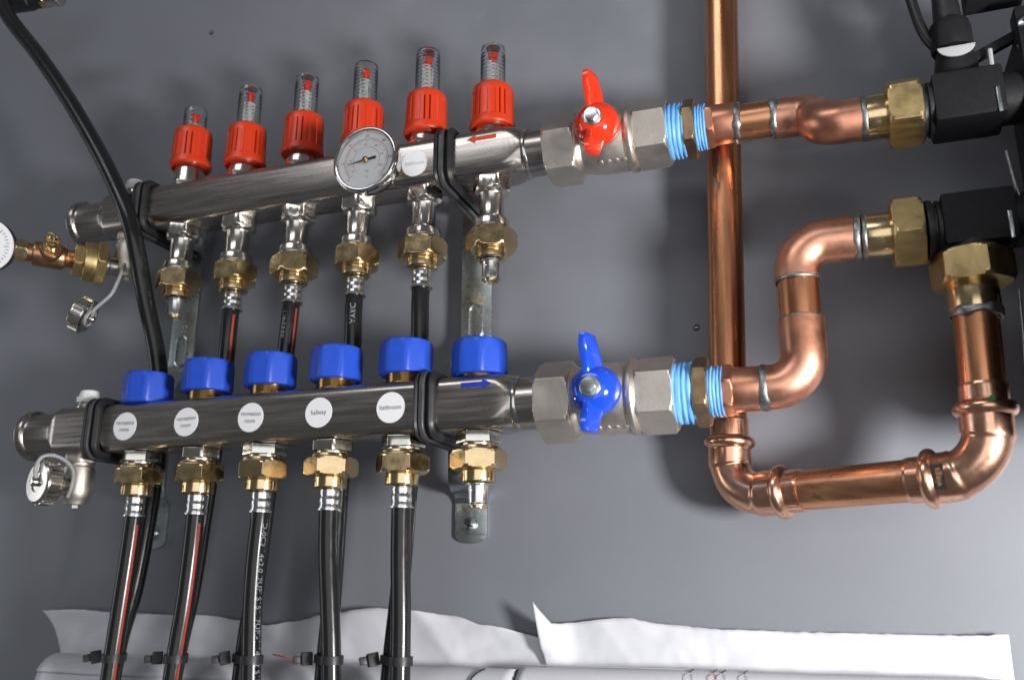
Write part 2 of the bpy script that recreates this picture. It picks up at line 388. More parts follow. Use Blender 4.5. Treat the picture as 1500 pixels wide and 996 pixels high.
for i, x in enumerate(XS):
    z0, zt = CAPZ[i], TOPZ[i]; zb = UZ + HB - 1
    fm = build('flow_meter', MB().lathe([(0, hexr(6, 13.6)), (3.2, hexr(6, 13.6)), (3.3, 11.8), (6.5, 11.8), (6.8, 11.0), (z0 - zb + 8, 11.0)], (x, UY, zb), Z, 48), M['nickel'], sm, origin=(x, UY, zb), bev=0.2)
    build('cap', cap_mesh(x, UY, z0, ROT[i]), M['red'], fm, bev=0.0, ang=30)
    h = zt - z0 - 20
    n = 40; pro = [(0, 8.6)]; zz = 12.4
    while zz < h - 5: pro += [(zz, 8.6), (zz + 0.5, 8.76), (zz + 1.0, 8.76), (zz + 1.5, 8.6)]; zz += 3.0
    pro += [(h - 3, 8.7), (h - 1, 8.3), (h - 0.2, 7.2), (h, 5.5)]; q4 = len(pro) - 1
    pro += [(h - 0.9, 5.2), (h - 1.6, 6.9), (h - 3.6, 7.5), (0, 7.5)]
    tube = MB().lathe(pro, (x, UY, z0 + 20), Z, n, close=False); q8 = len(pro) - 1
    tube.f.append(tuple(q4 * n + k for k in range(n))); tube.f.append(tuple((q4 + 1) * n + k for k in reversed(range(n))))
    tube.f += [(k, (k + 1) % n, q8 * n + (k + 1) % n, q8 * n + k) for k in range(n)]
    build('sight_tube', tube, M['glass'], fm, origin=(x, UY, z0 + 20))
    fz = zt - 11.5
    build('indicator_rod', MB().lathe([(0, 2.0), (fz - z0 - 18, 2.0)], (x, UY, z0 + 18), Z, 16), M['white'], fm)
    build('indicator', MB().lathe([(0, 1.8), (0.6, 2.0), (4.0, 3.6), (6.2, 3.9), (6.6, 3.5)], (x, UY, fz), Z, 24), M['red_paint'], fm)
    hx_ = [(x + 4.1 * math.cos(a * .5), UY + 4.1 * math.sin(a * .5), z0 + 26 + (fz - z0 - 27) * a / 110) for a in range(111)]
    build('spring', MB().tube(hx_, 0.45, 6), M['white'], fm)
    mk = MB()
    for k in range(9):
        zz = z0 + 33.5 + k * 2.9
        if zz > zt - 3: break
        for a0, wdt in ((R(215), R(28)), (R(285), R(14))):
            mk.add([(x + math.cos(a0 + wdt * q) * 8.9, UY + math.sin(a0 + wdt * q) * 8.9, zz + dz) for q in (0, .25, .5, .75, 1) for dz in (0, .55)],
                   [(2 * q, 2 * q + 2, 2 * q + 3, 2 * q + 1) for q in range(4)])
    if mk.v: build('scale_marks', mk, M['ink'], fm)
# outlets of the supply bar
def hexnut_brass(x, y, ztop, zhex0, zhex1, zend, par, key, rot):
    mb = MB().lathe([(0, 12.6), (0.6, 13.6), (ztop - zhex0, 13.9)], (x, y, ztop), -Z, 40)
    mb.nut(0, zhex0 - zhex1, 17.2, (x, y, zhex0), -Z, 6, rot, ch=0.11)
    mb.lathe([(0, 10.6), (0.6, 9.9), (1.2, 10.2), (zhex1 - zend - 0.8, 10.2), (zhex1 - zend, 9.2)], (x, y, zhex1 + 0.1), -Z, 36)
    return build('union_nut', mb, M['brass'], par, bev=0.12, ang=13)
def plug(par, x, y, z):
    s = build('press_stub', MB().lathe([(0, 7.8), (0.8, 7.8), (1.2, 6.4), (11.5, 6.1), (12.2, 6.6), (12.8, 6.6)], (x, y, z), -Z, 30), M['alu'], par, bev=0.15)
    mb = MB().lathe([(0, 5.2), (1.4, 5.0), (1.6, 3.2)], (x, y, z - 12.8), -Z, 24); mb.lathe([(0, 0.7), (0.2, 0.6)], (x - 2.2, y - 5.85, z - 4), (-0.35, -0.93, 0), 10)
    build('brass_tip', mb, M['brass'], par)
NR = [0.1, 0.35, 0.0, 0.5, 0.3, 0.22]
for i, x in enumerate(XS):
    mb = MB().lathe([(0, hexr(6, 13.6, 0.2 + NR[i]), 13.2), (8.5, hexr(6, 13.6, 0.2 + NR[i]), 13.2), (10, 11.5), (11, 8.8), (12.5, 8.2), (27, 8.2), (28.5, 9.0), (30, 11.8), (34.5, 12.2), (36, 12.2)], (x, UY, 57.5), -Z, 60)
    ot = build('outlet', mb, M['nickel'], sm, origin=(x, UY, 57.5), bev=0.2)
    hexnut_brass(x, UY, 21.6, 19.8, 6.6, 0.0, ot, None, NR[i])
    if i in (0, 5): plug(sm, x, UY, -0.6)

# return manifold
rm = thing('return_manifold', (-150, LY, LZ - HB), 'stainless return manifold bar with six blue valve caps', 'manifold')
lb = build('bar', bar_mesh(LY, LZ, -319, 26), M['steel'], rm)
build('neck', MB().lathe([(0, 15.9), (3, 15.8), (21, 15.6)], (24, LY, LZ - 0.8), X, 40), M['steel'], rm)
build('weld_seam', MB().torus((26.5, LY, LZ - 0.5), X, 16.0, 1.7, 64, 10, 0.45), M['weld'], rm)
end_collar(rm, -349, -318, LY, LZ); vent(rm, -301, LY, LZ, 0)
for x, l in zip(XS, (['recreation', 'room'], ['recreation', 'room'], ['recreation', 'room'], ['hallway'], ['bathroom'])):
    sticker(rm, x - 1.4, LY, LZ - 0.8, l, 'ink', 4.2 if len(l) > 1 else 4.3)
arrow(rm, 'flow_arrow', -5.5, 14.0, LY, LZ, 9.6, 'blue_print')
BT = [-61.8, -56.5, -56.4, -56.1, -56.2, -60.3]; BR = [0.25, 0.2, 0.13, 0.28, 0.05, 0.0]
for i, x in enumerate(XS):
    zt = BT[i]; mb = MB(); f = hexr(8, 17.4, R(22.5) + BR[i])
    mb.lathe([(0, 15.6), (0.5, f, 16.6), (1.6, f, 17.25), (15, f, 17.1), (19.4, f, 16.9), (21.2, f, 16.2), (22.0, f, 15.2), (22.2, 11)], (x, LY, zt - 22.2), Z, 96, ph=R(22.5) + BR[i])
    vc = build('valve_cap', mb, M['blue'], rm, origin=(x, LY, zt - 22.2), ang=18)
    mb = MB()
    n = max(3, int((zt - 22.2 - (LZ + HB)) / 1.2))
    pr = [(0, 12.2)]
    for k in range(9): pr += [(0.6 + k * 1.1, 12.4), (1.15 + k * 1.1, 11.7)]
    mb.lathe(pr, (x, LY, LZ + HB - 1.5), Z, 40)
    build('threaded_collar', mb, M['brass'], vc)
    mb = MB().lathe([(0, hexr(6, 14.0, NR[i])), (6.4, hexr(6, 14.0, NR[i])), (6.6, 10.0), (9, 10.0)], (x, LY, -117.4), -Z, 60)
    ot = build('outlet', mb, M['nickel'], rm, origin=(x, LY, -117.4), bev=0.35)
    hexnut_brass(x, LY, -125.6, -128.2, -139.3, -147.2, ot, None, NR[5 - i])
    if i == 5: plug(rm, x, LY, -147.6)

# ------------------------------------------------------------------ drain valves
def drain(name, x, y, zc, top, phi, label, capped):
    d = Vector((-math.cos(R(phi)), -math.sin(R(phi)), 0)); t = thing(name, (x, y, zc - 16), label, 'valve', 'drain valves under the manifold ends')
    mb = MB().lathe([(0, hexr(6, 11.6, 0.3), 11.0), (6.5, hexr(6, 11.6, 0.3), 11.0), (7, 9.2), (9, 9.2), (10, 10.5), (25, 10.7), (28, 10.4), (32, 9.0), (33, 8.2), (35.5, 7.6), (35.8, 3)], (x, y, top), -Z, 48)
    build('valve_body', mb, M['satin'], t, bev=0.2)
    build('spindle', MB().lathe([(0, 2.6), (2.2, 2.6)], (x, y, top - 35.7), -Z, 4), M['nickel'], t)
    o = Vector((x, y, zc))
    build('side_outlet', MB().lathe([(6, 7.4), (13, 7.2), (14, 9.0), (15.5, 9.0)] + [(16 + k * 0.8, 8.6 - 0.5 * (k % 2)) for k in range(9)], o, d, 36), M['nickel'], t)
    return t, o, d
def knurled_cap(par, o, d, r=13.0, h=10.0, n=18, ref=None):
    seg = n * 8
    def kr(t): return r - (1.7 if ((t / (2 * math.pi) * n) % 1) < 0.45 else 0)
    mb = MB().lathe([(0, r - 1.6), (0.6, r - 0.6), (1.2, r - 0.4), (1.3, kr), (h - 2.0, kr), (h - 1.9, r - 0.6), (h - 0.9, r - 0.9), (h, r - 2.2), (h + 0.1, r * 0.45), (h - 0.8, r * 0.42)], o, d, seg, ref)
    c = build('knurled_cap', mb, M['nickel'], par, ang=30)
    build('cap_rivet', MB().lathe([(h - 1, 3.0), (h + 3.0, 2.8), (h + 4.0, 2.0), (h + 4.1, 0.6)], o, d, 20), M['nickel'], c)
    return c
t, o, d = drain('drain_valve', -302, LY, -138, -115.5, 74, 'nickel drain valve with its knurled cap screwed on, under the return bar', True)
knurled_cap(t, o + d * 17.5, d, 15.2, 11.5, 20)
e = d.cross(Z).normalized()
st = [o + d * 29.5 + Z * 1.5, o + d * 31 + Z * 9, o + d * 29 + Z * 16.5 - e * 2, o + d * 22 + Z * 18.5 - e * 4, o + d * 14 + Z * 15 - e * 7, o + d * 10 + Z * 8 - e * 10.5, o + d * 10.5 - Z * 2 - e * 11.4, o + d * 10.5 - Z * 9 - e * 8]
build('retaining_strap', MB().tube(spline(st, 8), 1.35, 10), M['tag'], t)
t, o, d = drain('drain_valve', -299, UY, 30, 57.8, 50, 'nickel drain valve under the supply bar, its cap hanging loose on a strap', False)
cp = Vector((-308, -24, -15))
cdir = Vector((0.80, 0.42, -0.42)).normalized()
knurled_cap(t, cp - cdir * 9, cdir, 13.4, 10.5, 16)
build('retaining_strap', MB().tube(spline([cp + cdir * 3 + Z * 0, cp + Vector((7, -1, 5)), (-291, -22, 1), (-289, -19, 12), (-291, -14, 22), (-294, -9, 30)], 8), 1.3, 10), M['tag'], t)
build('strap_ring', MB().torus(cp + cdir * 1.9, cdir, 6.5, 1.0, 30, 8), M['tag'], t)

# pressure gauge assembly screwed on the upper drain valve
pg = thing('pressure_gauge', o + d * 25, 'brass test fitting with a small white pressure gauge, screwed on the drain valve', 'gauge')
mb = MB(); mb.nut(0, 7, 17.8, o + d * 16, d, 6, 0.35); mb.lathe([(7, 15.2), (15, 14.6), (15.5, 14.0)], o + d * 16, d, 40)
build('adapter_nut', mb, M['brass_rough'], pg, bev=0.2, ang=13)
mb = MB(); mb.nut(0, 7, 13.4, o + d * 31.5, d, 6, 0.1); build('reducer_nut', mb, M['brass_rough'], pg, bev=0.2, ang=13)
mb = MB().lathe([(0, 6.5), (1, 7.2), (1.6, 6.6), (2.6, 7.2), (3.2, 6.6), (4.2, 7.2), (5, 6.8), (6, 8.6), (7.5, 9.2), (26, 9.2), (27.5, 8.6), (28, 7.0), (31, 7.0)], o + d * 38, d, 36)
br = (Vector((0.75, -0.62, 0.26))).normalized(); bo = o + d * 54
mb.lathe([(0, 8.4), (9, 8.2), (10.5, 7.4)], bo, br, 30)
build('tee', mb, M['bronze'], pg, bev=0.15)
mb = MB(); mb.nut(10, 14, 6.4, bo, br, 6, 0.2); mb.lathe([(14, 4.4), (21, 4.2), (21.5, 3.6), (24, 3.6), (24.3, 3.0)], bo, br, 24)
bp = bo + br * 21
mb.lathe([(-1, 4.2), (5.5, 4.0), (5.6, 2.4), (4, 2.0)], bp, Vector((0.25, -0.95, -0.1)), 24)
build('bleed_valve', mb, M['brass'], pg, bev=0.12)
mb = MB(); mb.nut(0, 8.5, 8.6, o + d * 69, d, 6, 0.5); mb.lathe([(8.5, 5), (14, 5)], o + d * 69, d, 24); build('gauge_nut', mb, M['brass'], pg, bev=0.15, ang=13)
gc = o + d * 96; gn = Vector((0.52, -0.80, -0.28)).normalized()
ga = build('gauge_case', MB().lathe([(-10, 17), (-9, 19), (0, 20), (1.8, 20), (2.1, 19.8), (2.1, 19.5), (1.2, 19.4)], gc, gn, 56), M['rubber'], pg, bev=0.15)
build('gauge_dial', MB().lathe([(1.3, 19.5), (1.7, 19.4)], gc, gn, 48), M['dial'], ga)
_, g1, g2 = frame(gn, Z); g2 = -g2
mk = MB()
for k in range(31):
    a = R(-135 + 270 * k / 30); r0 = 14.2 if k % 5 else 12.8
    u, v = g2 * math.sin(a) + g1 * math.cos(a), g2 * math.cos(a) - g1 * math.sin(a)
    mk.add([gc + gn * 1.8 + u * r0 + v * .22, gc + gn * 1.8 + u * r0 - v * .22, gc + gn * 1.8 + u * 16.2 - v * .22, gc + gn * 1.8 + u * 16.2 + v * .22], [(0, 1, 2, 3)])
build('dial_marks', mk, M['ink'], ga, smooth=False)

# ------------------------------------------------------------------ thermometer
tc_ = Vector((-71.5, -45, 62.8)); th = thing('dial_thermometer', (-71.5, -17, 62.8), 'round chrome dial thermometer on the front of the supply bar', 'thermometer')
F = Vector((0, -1, 0))
cs = build('case', MB().lathe([(-11, 12), (-10.5, 20.5), (-9.5, 21.5), (-1.5, 22.2), (-1, 23.2), (1.2, 23.3), (2.2, 22.8), (2.6, 21.6), (2.2, 20.6), (-0.5, 20.2), (-1.0, 19.8)], tc_, F, 64), M['chrome'], th, ang=50)
build('stem', MB().lathe([(-29, 8.2), (-22, 8.2), (-21.5, 6.0), (-18, 6.0), (-17.5, 7.5), (-11, 7.5)], tc_, F, 6 * 6), M['nickel'], th, bev=0.2)
build('dial', MB().lathe([(-0.9, 20.1), (-0.7, 20.0)], tc_, F, 56), M['dial'], cs)
def P(a, r, l=0.0): return tc_ + F * (-0.55 + l) + Vector((math.sin(R(a)) * r, 0, math.cos(R(a)) * r))
mk = MB()
for k in range(61):
    a = -135 + 270 * k / 60; r0 = 14.4 if k % 5 else 13.2
    mk.add([P(a - .55, r0), P(a + .55, r0), P(a + .4, 15.4), P(a - .4, 15.4)], [(0, 1, 2, 3)])
for k in range(54): mk.add([P(-135 + 5 * k, 15.7), P(-130 + 5 * k, 15.7), P(-130 + 5 * k, 15.95), P(-135 + 5 * k, 15.95)], [(0, 1, 2, 3)])
for k in range(54): mk.add([P(-135 + 5 * k, 9.6), P(-130 + 5 * k, 9.6), P(-130 + 5 * k, 9.8), P(-135 + 5 * k, 9.8)], [(0, 1, 2, 3)])
build('red_scale', mk, M['ink_red'], cs, smooth=False)
mk = MB(); mk2 = MB()
for k, s_ in enumerate(('0', '20', '40', '60', '80', '100', '120')):
    p = P(-135 + 45 * k, 17.6); put_text(mk2 if k in (1, 2, 6, 0) else mk, s_, 2.7, lambda a, b: (p.x + a, p.y, p.z + b))
for k, s_ in enumerate(('30', '60', '90', '140', '180', '220', '250')):
    p = P(-125 + 40 * k, 11.6); put_text(mk, s_, 1.8, lambda a, b: (p.x + a, p.y, p.z + b))
put_text(mk, '°C', 2.6, lambda a, b: (tc_.x + a + .8, tc_.y - 0.0 + 0.55 - 0.02, tc_.z - 8 + b)); put_text(mk2, '°F', 2.4, lambda a, b: (tc_.x + a + .8, tc_.y + 0.53, tc_.z - 12 + b))
build('black_numerals', mk, M['ink'], cs, smooth=False); build('red_numerals', mk2, M['ink_red'], cs, smooth=False)
nd = MB(); q0 = -97
a1, a2 = Vector((math.sin(R(q0)), 0, math.cos(R(q0)))), Vector((math.cos(R(q0)), 0, -math.sin(R(q0))))
nc = tc_ + F * 0.3
nd.prism([nc + a2 * .7, nc + a1 * 13 + a2 * .12, nc + a1 * 13 - a2 * .12, nc - a2 * .7, nc - a1 * 7.5 - a2 * 1.0, nc - a1 * 7.5 + a2 * 1.0], F, 0.25)
build('needle', nd, M['ink'], cs, smooth=False)
build('needle_hub', MB().lathe([(0.2, 2.3), (1.2, 2.2), (1.6, 1.2)], tc_, F, 24), M['brass'], cs)
build('lens', MB().lathe([(1.3, 20.6), (1.6, 20.5), (1.75, 12), (1.8, 3)], tc_, F, 48), M['glass'], cs)

# ------------------------------------------------------------------ ball valves
def ball_valve(cy, cz, x0, colour, label, rots):
    t = thing('ball_valve', (80, cy, cz - 20), label, 'ball valve', 'ball valves at the manifold ends')
    o = Vector((x0, cy, cz)); m = M['satin']
    mb = MB(); mb.nut(0, 21, 24.3, o, X, 6, rots[0], ch=0.07); build('union_hex', mb, m, t, bev=0.25, ang=13)
    mb = MB().lathe([(20, 20.4), (21.5, 21.2), (23, 20.2), (24.5, 19.2), (27, 19.4), (30, 20.2), (40, 20.9), (50, 20.9), (52.5, 20.4), (53.5, 21.4), (55, 22.2), (57, 22.2), (58, 21.2), (59, 20)], o, X, 60)
    mb.lathe([(0, 10.5), (20, 10.5), (22.5, 9.8), (24.5, 9)], o + X * 38, F, 36)
    build('body', mb, m, t, bev=0.2)
    mb = MB(); mb.nut(58.5, 79.5, 22.3, o, X, 6, rots[1], ch=0.05); build('outlet_hex', mb, m, t, bev=0.25, ang=13)
    em = MB()
    for k in range(4): em.lathe([(0, 2.0), (0.5, 1.9), (0.8, 1.2)], o + X * (36 + 5.2 * k) + Vector((0, -math.cos(R(64)), -math.sin(R(64)))) * 20.7, (0, -math.cos(R(64)), -math.sin(R(64))), 14)
    build('cast_marks', em, m, t)
    # butterfly handle
    h = Vector((x0 + 38, cy, cz)); mb = MB()
    mb.lathe([(20.5, 12.4), (21.2, 14.0), (24, 14.6), (27, 14.3), (30, 13.2), (33, 11.0), (35, 8.8), (35.8, 7.0)], h, F, 48)
    for g in (1, -1):
        rs = []
        for zz, xl, xm, xr, yf, yb in ((3, -5.0, -1.4, 5.4, -34.5, -24), (9, -4.6, -1.0, 5.2, -35.0, -25), (14, -4.4, -0.9, 5.4, -36.5, -26.5), (20, -4.5, -0.6, 5.2, -40.0, -28), (24, -4.7, -0.4, 4.6, -42.2, -29.5), (30, -4.3, 0.0, 3.6, -42.6, -31), (33.4, -3.9, 0.1, 2.6, -42.4, -32)):
            zs_ = zz * (0.88 if g > 0 else 0.76)
            rs.append([h + Vector((a, b, g * zs_)) for a, b in ((xl, yb), (xl, yf), (xm, yf), (xr, yf + 8.2), (xr, yb))])
        mb.rings(rs)
    build('handle', mb, M[colour], t, bev=0.9, ang=45)
    s_ = MB().lathe([(35.0, 6.0), (36.4, 6.0), (36.8, 5.4)], h, F, 30); s_.nut(36.6, 40.4, 4.5, h, F, 6, 0.2, ch=0.12)
    build('handle_bolt', s_, M['zinc'], t, bev=0.12)
ball_valve(UY, UZ - 1, 41.0, 'red_paint', 'nickel ball valve with a red butterfly handle, at the supply bar', (R(25), R(13)))
ball_valve(LY, LZ - 1.2, 40.5, 'blue_paint', 'nickel ball valve with a blue butterfly handle, at the return bar', (R(6), R(4)))

# ------------------------------------------------------------------ copper connections
def thread_wrap(par, o, t0, t1, r, turns, ph=0.0):
    mb = MB(); rs = []; n = turns * 8; seg = 56
    for i in range(n + 1):
        t = t0 + (t1 - t0) * i / n; ring = []
        for k in range(seg):
            thh = 2 * math.pi * k / seg
            u = i / 8 + k / seg + ph
            wob = 0.5 * noise.noise(Vector((math.cos(thh) * 1.5, math.sin(thh) * 1.5, t * 0.7 + ph)))
            rr = r + 0.85 * abs(math.sin(math.pi * u)) ** 0.7 - 0.55 + wob
            ring.append(o + X * (t + 0.35 * wob) + Vector((0, math.cos(thh) * rr, math.sin(thh) * rr)))
        rs.append(ring)
    build('sealing_thread', mb.rings(rs), M['tape'], par, ang=80)
def solder(par, o, ax, r, wob=0.75, th=2.3):
    r += 0.25
    build('solder_joint', MB().torus(o, ax, r, th, 56, 10, wob), M['solder'], par, ang=70)
def big_nut(par, o, ax, t0, t1, Rc, rot, name='union_nut'):
    mb = MB(); mb.nut(t0, t1, Rc, o, ax, 6, rot, ref=None, ch=0.09); return build(name, mb, M['brass_rough'], par, bev=0.2, ang=13)

cu = thing('copper_supply_pipe', (190, UY, 60), 'soldered copper offset pipe joining the red-handled valve to the pump station', 'copper pipe', 'soldered copper connections')
o = Vector((0, UY, UZ - 1.2))
thread_wrap(cu, o, 119.5, 130.5, 17.4, 4)
mb = MB(); mb.nut(129.8, 137.2, 19.4, o, X, 6, 0.25, ch=0.12); build('reducing_bushing', mb, M['brass_dull'], cu, bev=0.2, ang=13)
thread_wrap(cu, o, 137, 143.8, 14.0, 4, 0.4)
mb = MB(); mb.nut(143.5, 148.5, 14.6, o, X, 6, 0.1, ch=0.12); mb.lathe([(148.3, 12.6), (162, 12.4)], o, X, 40); build('adapter', mb, M['copper_solder'], cu, bev=0.2)
build('pipe', MB().lathe([(160, 11.2), (186, 11.2)], (0, UY, 70.6), X, 40), M['copper_x'], cu)
solder(cu, (162.3, UY, 71), X, 11.7); solder(cu, (184.2, UY, 70), X, 11.7)
pth = resample(fillet([(184.5, UY, 70), (208.5, UY, 68.5), (209.5, -20, 50.3), (234, -20, 50.3)], [12.5, 12.5], 18), 0.8)
build('elbow', MB().tube(pth, 12.4, 40), M['copper_solder'], cu)
solder(cu, (234, -20, 50.2), X, 11.9, 0.4)
mb = MB().lathe([(234, 12.0), (235, 12.9), (251, 12.9)], (0, -20, 50), X, 40); build('brass_tail', mb, M['brass'], cu, bev=0.2)
big_nut(cu, Vector((0, -20, 49.8)), X, 245.6, 263.2, 20.6, R(4))

cl = thing('copper_return_pipe', (190, -19.5, -101), 'soldered copper pipe with two elbows rising from the blue-handled valve', 'copper pipe', 'soldered copper connections')
o = Vector((0, LY, LZ - 1.0))
thread_wrap(cl, o, 118.5, 131, 17.4, 4, 0.7)
mb = MB(); mb.nut(130.3, 138.6, 20.2, o, X, 6, 0.0, ch=0.12); build('reducing_bushing', mb, M['brass_dull'], cl, bev=0.2, ang=13)
thread_wrap(cl, o, 138.4, 146, 13.8, 4, 0.2)
mb = MB(); mb.nut(145.6, 151.5, 14.6, o, X, 6, 0.3, ch=0.12); mb.lathe([(151.3, 12.5), (168, 12.3)], o, X, 40); build('adapter', mb, M['copper_solder'], cl, bev=0.2)
solder(cl, (168, -19.3, -101.4), X, 11.8)
build('elbow', MB().tube(resample(fillet([(168, -19.3, -101.4), (190, -20, -101.4), (190, -20, -65)], [17.5], 20), 0.8), lambda s_: 12.3, 40), M['copper_solder'], cl)
build('pipe', MB().lathe([(-72, 11.1), (-36, 11.1)], (190, -20, 0), Z, 40), M['copper'], cl)
solder(cl, (190, -20, -65), Z, 11.5, 0.3, 1.1); solder(cl, (190, -20, -42), Z, 11.7, 0.4, 1.4)
build('elbow', MB().tube(resample(fillet([(190, -20, -42), (190, -20, -21), (223, -20, -21)], [17.5], 20), 0.8), lambda s_: 12.3, 40), M['copper_solder'], cl)
solder(cl, (223.0, -20, -21), X, 11.9, 0.6, 1.8); solder(cl, (227.0, -20, -21), X, 11.9, 0.5, 1.6)
mb = MB().lathe([(226.5, 12.0), (228.5, 12.6), (246, 12.6)], (0, -20, -21.3), X, 40); build('brass_tail', mb, M['brass'], cl, bev=0.2)
big_nut(cl, Vector((0, -20, -21.6)), X, 240.6, 256.4, 20.6, R(-14))

# pressed copper loop: riser, lower run, drop to the pump station
lp = thing('pressed_copper_loop', (210, 0, -155), 'bright press-fitted copper riser and U-shaped loop below the pump station', 'copper pipe')
P0, P1, P2, P3 = Vector((160, 30, 290)), Vector((140.6, 30, -155)), Vector((273.6, -20, -152.5)), Vector((276.5, -20, -60))
d01, d12, d23 = (P1 - P0).normalized(), (P2 - P1).normalized(), (P3 - P2).normalized()
build('riser_pipe', MB().tube([P0, P1 - d01 * 30], 11.1, 48), M['copper'], lp)
build('lower_pipe', MB().tube([P1 + d12 * 30, P2 - d12 * 26], 11.1, 48), M['copper_x'], lp)
build('drop_pipe', MB().tube([P2 + d23 * 30, P3 - d23 * 4], 11.1, 48), M['copper'], lp)
def press_elbow(a, b, c, rad, la, lc, ra, rc):
    """la/lc: length of each leg from the corner, ra/rc: distance of the bead ring from the corner"""
    da, dc = (a - b).normalized(), (c - b).normalized()
    pth = resample(fillet([b + da * la, b, b + dc * lc], [rad], 24), 0.7)
    tot = sum((q - p).length for p, q in zip(pth, pth[1:]))
    def rr(s_):
        r = 12.3
        for pos in (la - ra, tot - (lc - rc)):
            dd = abs(s_ - pos)
            if dd < 3.4: r = max(r, 12.5 + 3.0 * math.sqrt(max(0, 1 - (dd / 3.4) ** 2)))
        for pos, sg in ((la - ra, 1), (tot - (lc - rc), -1)):                      # socket behind the bead, then the step to the bend
            q = (s_ - pos) * sg
            if 3.4 <= q <= 13: r = 12.9
            if 13 < q < 15: r = 12.9 - 0.45 * (q - 13)
            if q >= 15 and r == 12.3: r = 12.0
        if s_ < 0.8 or tot - s_ < 0.8: r = 11.7
        return r
    return build('press_elbow', MB().tube(pth, rr, 48), M['copper_press'], lp, ang=50)
e1 = press_elbow(P0, P1, P2, 20, 47, 45, 32, 33)
e2 = press_elbow(P1, P2, P3, 23, 40, 45, 28.5, 32)
def surf(axis_p, axis_d, r, ref):
    a, u, v = frame(axis_d, ref)
    return lambda s_, ang: Vector(axis_p) + a * s_ + (u * math.cos(ang) + v * math.sin(ang)) * r
# pressed-in marks on the sleeves and the black maker's plate
for (pp, dd, par, n0, ln) in ((P1 - d01 * 45.8, d01, e1, 0, 9), (P1 + d12 * 37.0, d12, e1, 1, 7), (P2 - d12 * 38.5, d12, e2, 2, 7), (P2 + d23 * 35.5, d23, e2, 3, 8)):
    f = surf(pp, dd, 12.36, (0.2, -1, -0.3)); mb = MB()
    for k in range(-3, 4):
        a0 = k * 0.2
        mb.add([f(1, a0 - .012), f(1, a0 + .012), f(ln, a0 + .012), f(ln, a0 - .012)], [(0, 1, 2, 3)])
    for s_ in (1.0, ln):
        for k in range(-6, 6): mb.add([f(s_, k * .1), f(s_, k * .1 + .1), f(s_ + .25, k * .1 + .1), f(s_ + .25, k * .1)], [(0, 1, 2, 3)])
    build('press_marks', mb, M['bronze'], par, smooth=False)
f = surf(P2 - d12 * 24.8, d12, 13.35, (0.25, -1, -0.05)); mb = MB(); rs = [[f(s_, a * .1) for s_ in (0, 5.6)] for a in range(-5, 6)]
mb.rings(rs, False, False, cyc=False); build('maker_plate', mb, M['dark'], e2)
mb = MB(); fl = surf(P2 - d12 * 24.8, d12, 13.5, (0.25, -1, -0.05))
put_text(mb, 'viega', 4.6, lambda a, b: fl(2.8 - b * 1.0, -a / 13.0)); build('plate_lettering', mb, M['orange_print'], e2, smooth=False)
gdir = Vector((0.1, -1, 0.15)); build('green_mark', MB().lathe([(0, 1.6), (0.3, 1.4)], P2 + d23 * 32.5 + gdir.normalized() * 15.4, gdir, 14), M['green'], e2)
solder(lp, tuple(P3 - d23 * 10), Z, 12.0, 1.1, 2.8)
mb = MB().lathe([(0, 12.1), (1, 12.9), (16, 13.0)], P3 - d23 * 9.5, Z, 40); build('brass_tail', mb, M['brass'], lp, bev=0.2)
mb = MB(); mb.nut(0, 17, 20.8, Vector((277.5, -20, -55)), Z, 6, R(15), ch=0.1); build('union_nut', mb, M['brass_rough'], lp, bev=0.2, ang=13)

# ------------------------------------------------------------------ pump station (black)
ps = thing('pump_station', (290, -20, -60), 'black pump station with moulded valve blocks at the copper pipes', 'pump station')
for zc, dx in ((49, 0), (-21.5, -3.5)):
    nb = MB().lathe([(0, 16), (3, 16), (3.3, 14), (4.5, 14), (5, 15.4), (7, 15.4), (7.5, 13.6), (12, 13.6)], (261.5 + dx, -20, zc), X, 40); build('threaded_neck', nb, M['rubber'], ps, bev=0.2)
    b = build('valve_block', MB().box((286 + dx, -20, zc), (35, 31, 28.5)), M['pump'], ps, bev=2.2)
    build('rear_neck', MB().lathe([(0, 14.5), (12, 14.5)], (303 + dx, -20, zc), X, 32), M['pump'], ps)
    build('retaining_clip', MB().box((299.5 + dx, -35.9, zc - 7.5), (1.8, 1.0, 14.5)), M['zinc'], b, bev=0.15)
build('lower_socket', MB().lathe([(0, 15.5), (8, 15.5)], (278, -20, -39), Z, 36), M['rubber'], ps)
build('housing', MB().box((372, -14, -12), (118, 46, 190)), M['pump'], ps, bev=3)
build('housing_arm', MB().box((323, -24, 75), (18, 14, 46)), M['pump'], ps, bev=2)
build('pump_body', MB().box((348, -62, -84), (84, 92, 116)), M['pump'], ps, bev=3)
build('wall_post', MB().box((372, 32, 0), (60, 50, 120)), M['pump'], ps)
for x, y, z0, z1, dx in ((300, -30, 14, -22, 4), (297.5, -22, -60, -106, -3)):
    build('edge_strip', MB().tube([(x, y, z0), (x + dx * .4, y, (z0 + z1) / 2), (x + dx, y, z1)], 0.8, 10), M['alu'], ps)
build('edge_strip', MB().tube([(300.3, -26, 63), (300.6, -26, 77)], 1.3, 8), M['tag'], ps)
build('clip_wire', MB().tube(spline([(314, -31, 74), (316, -33, 62), (317, -33, 46), (316, -31, 30)], 6), 1.5, 10), M['brass_rough'], ps)
build('lever', MB().box((303, -20, 80.5), (34, 5, 5.5), Matrix.Rotation(R(-24), 3, 'Y')), M['pump'], ps, bev=0.8)
s_ = build('screw', MB().lathe([(0, 4.2), (1.2, 4.0), (2.0, 2.6), (2.1, 0.5)], (318.8, -31, 86), F, 24), M['zinc'], ps)
mb = MB()
for a in (35, 125): mb.box((318.8, -33.1, 86), (4.6, 0.5, 1.0), Matrix.Rotation(R(a), 3, 'Y'))
build('cross_slot', mb, M['dark'], s_)
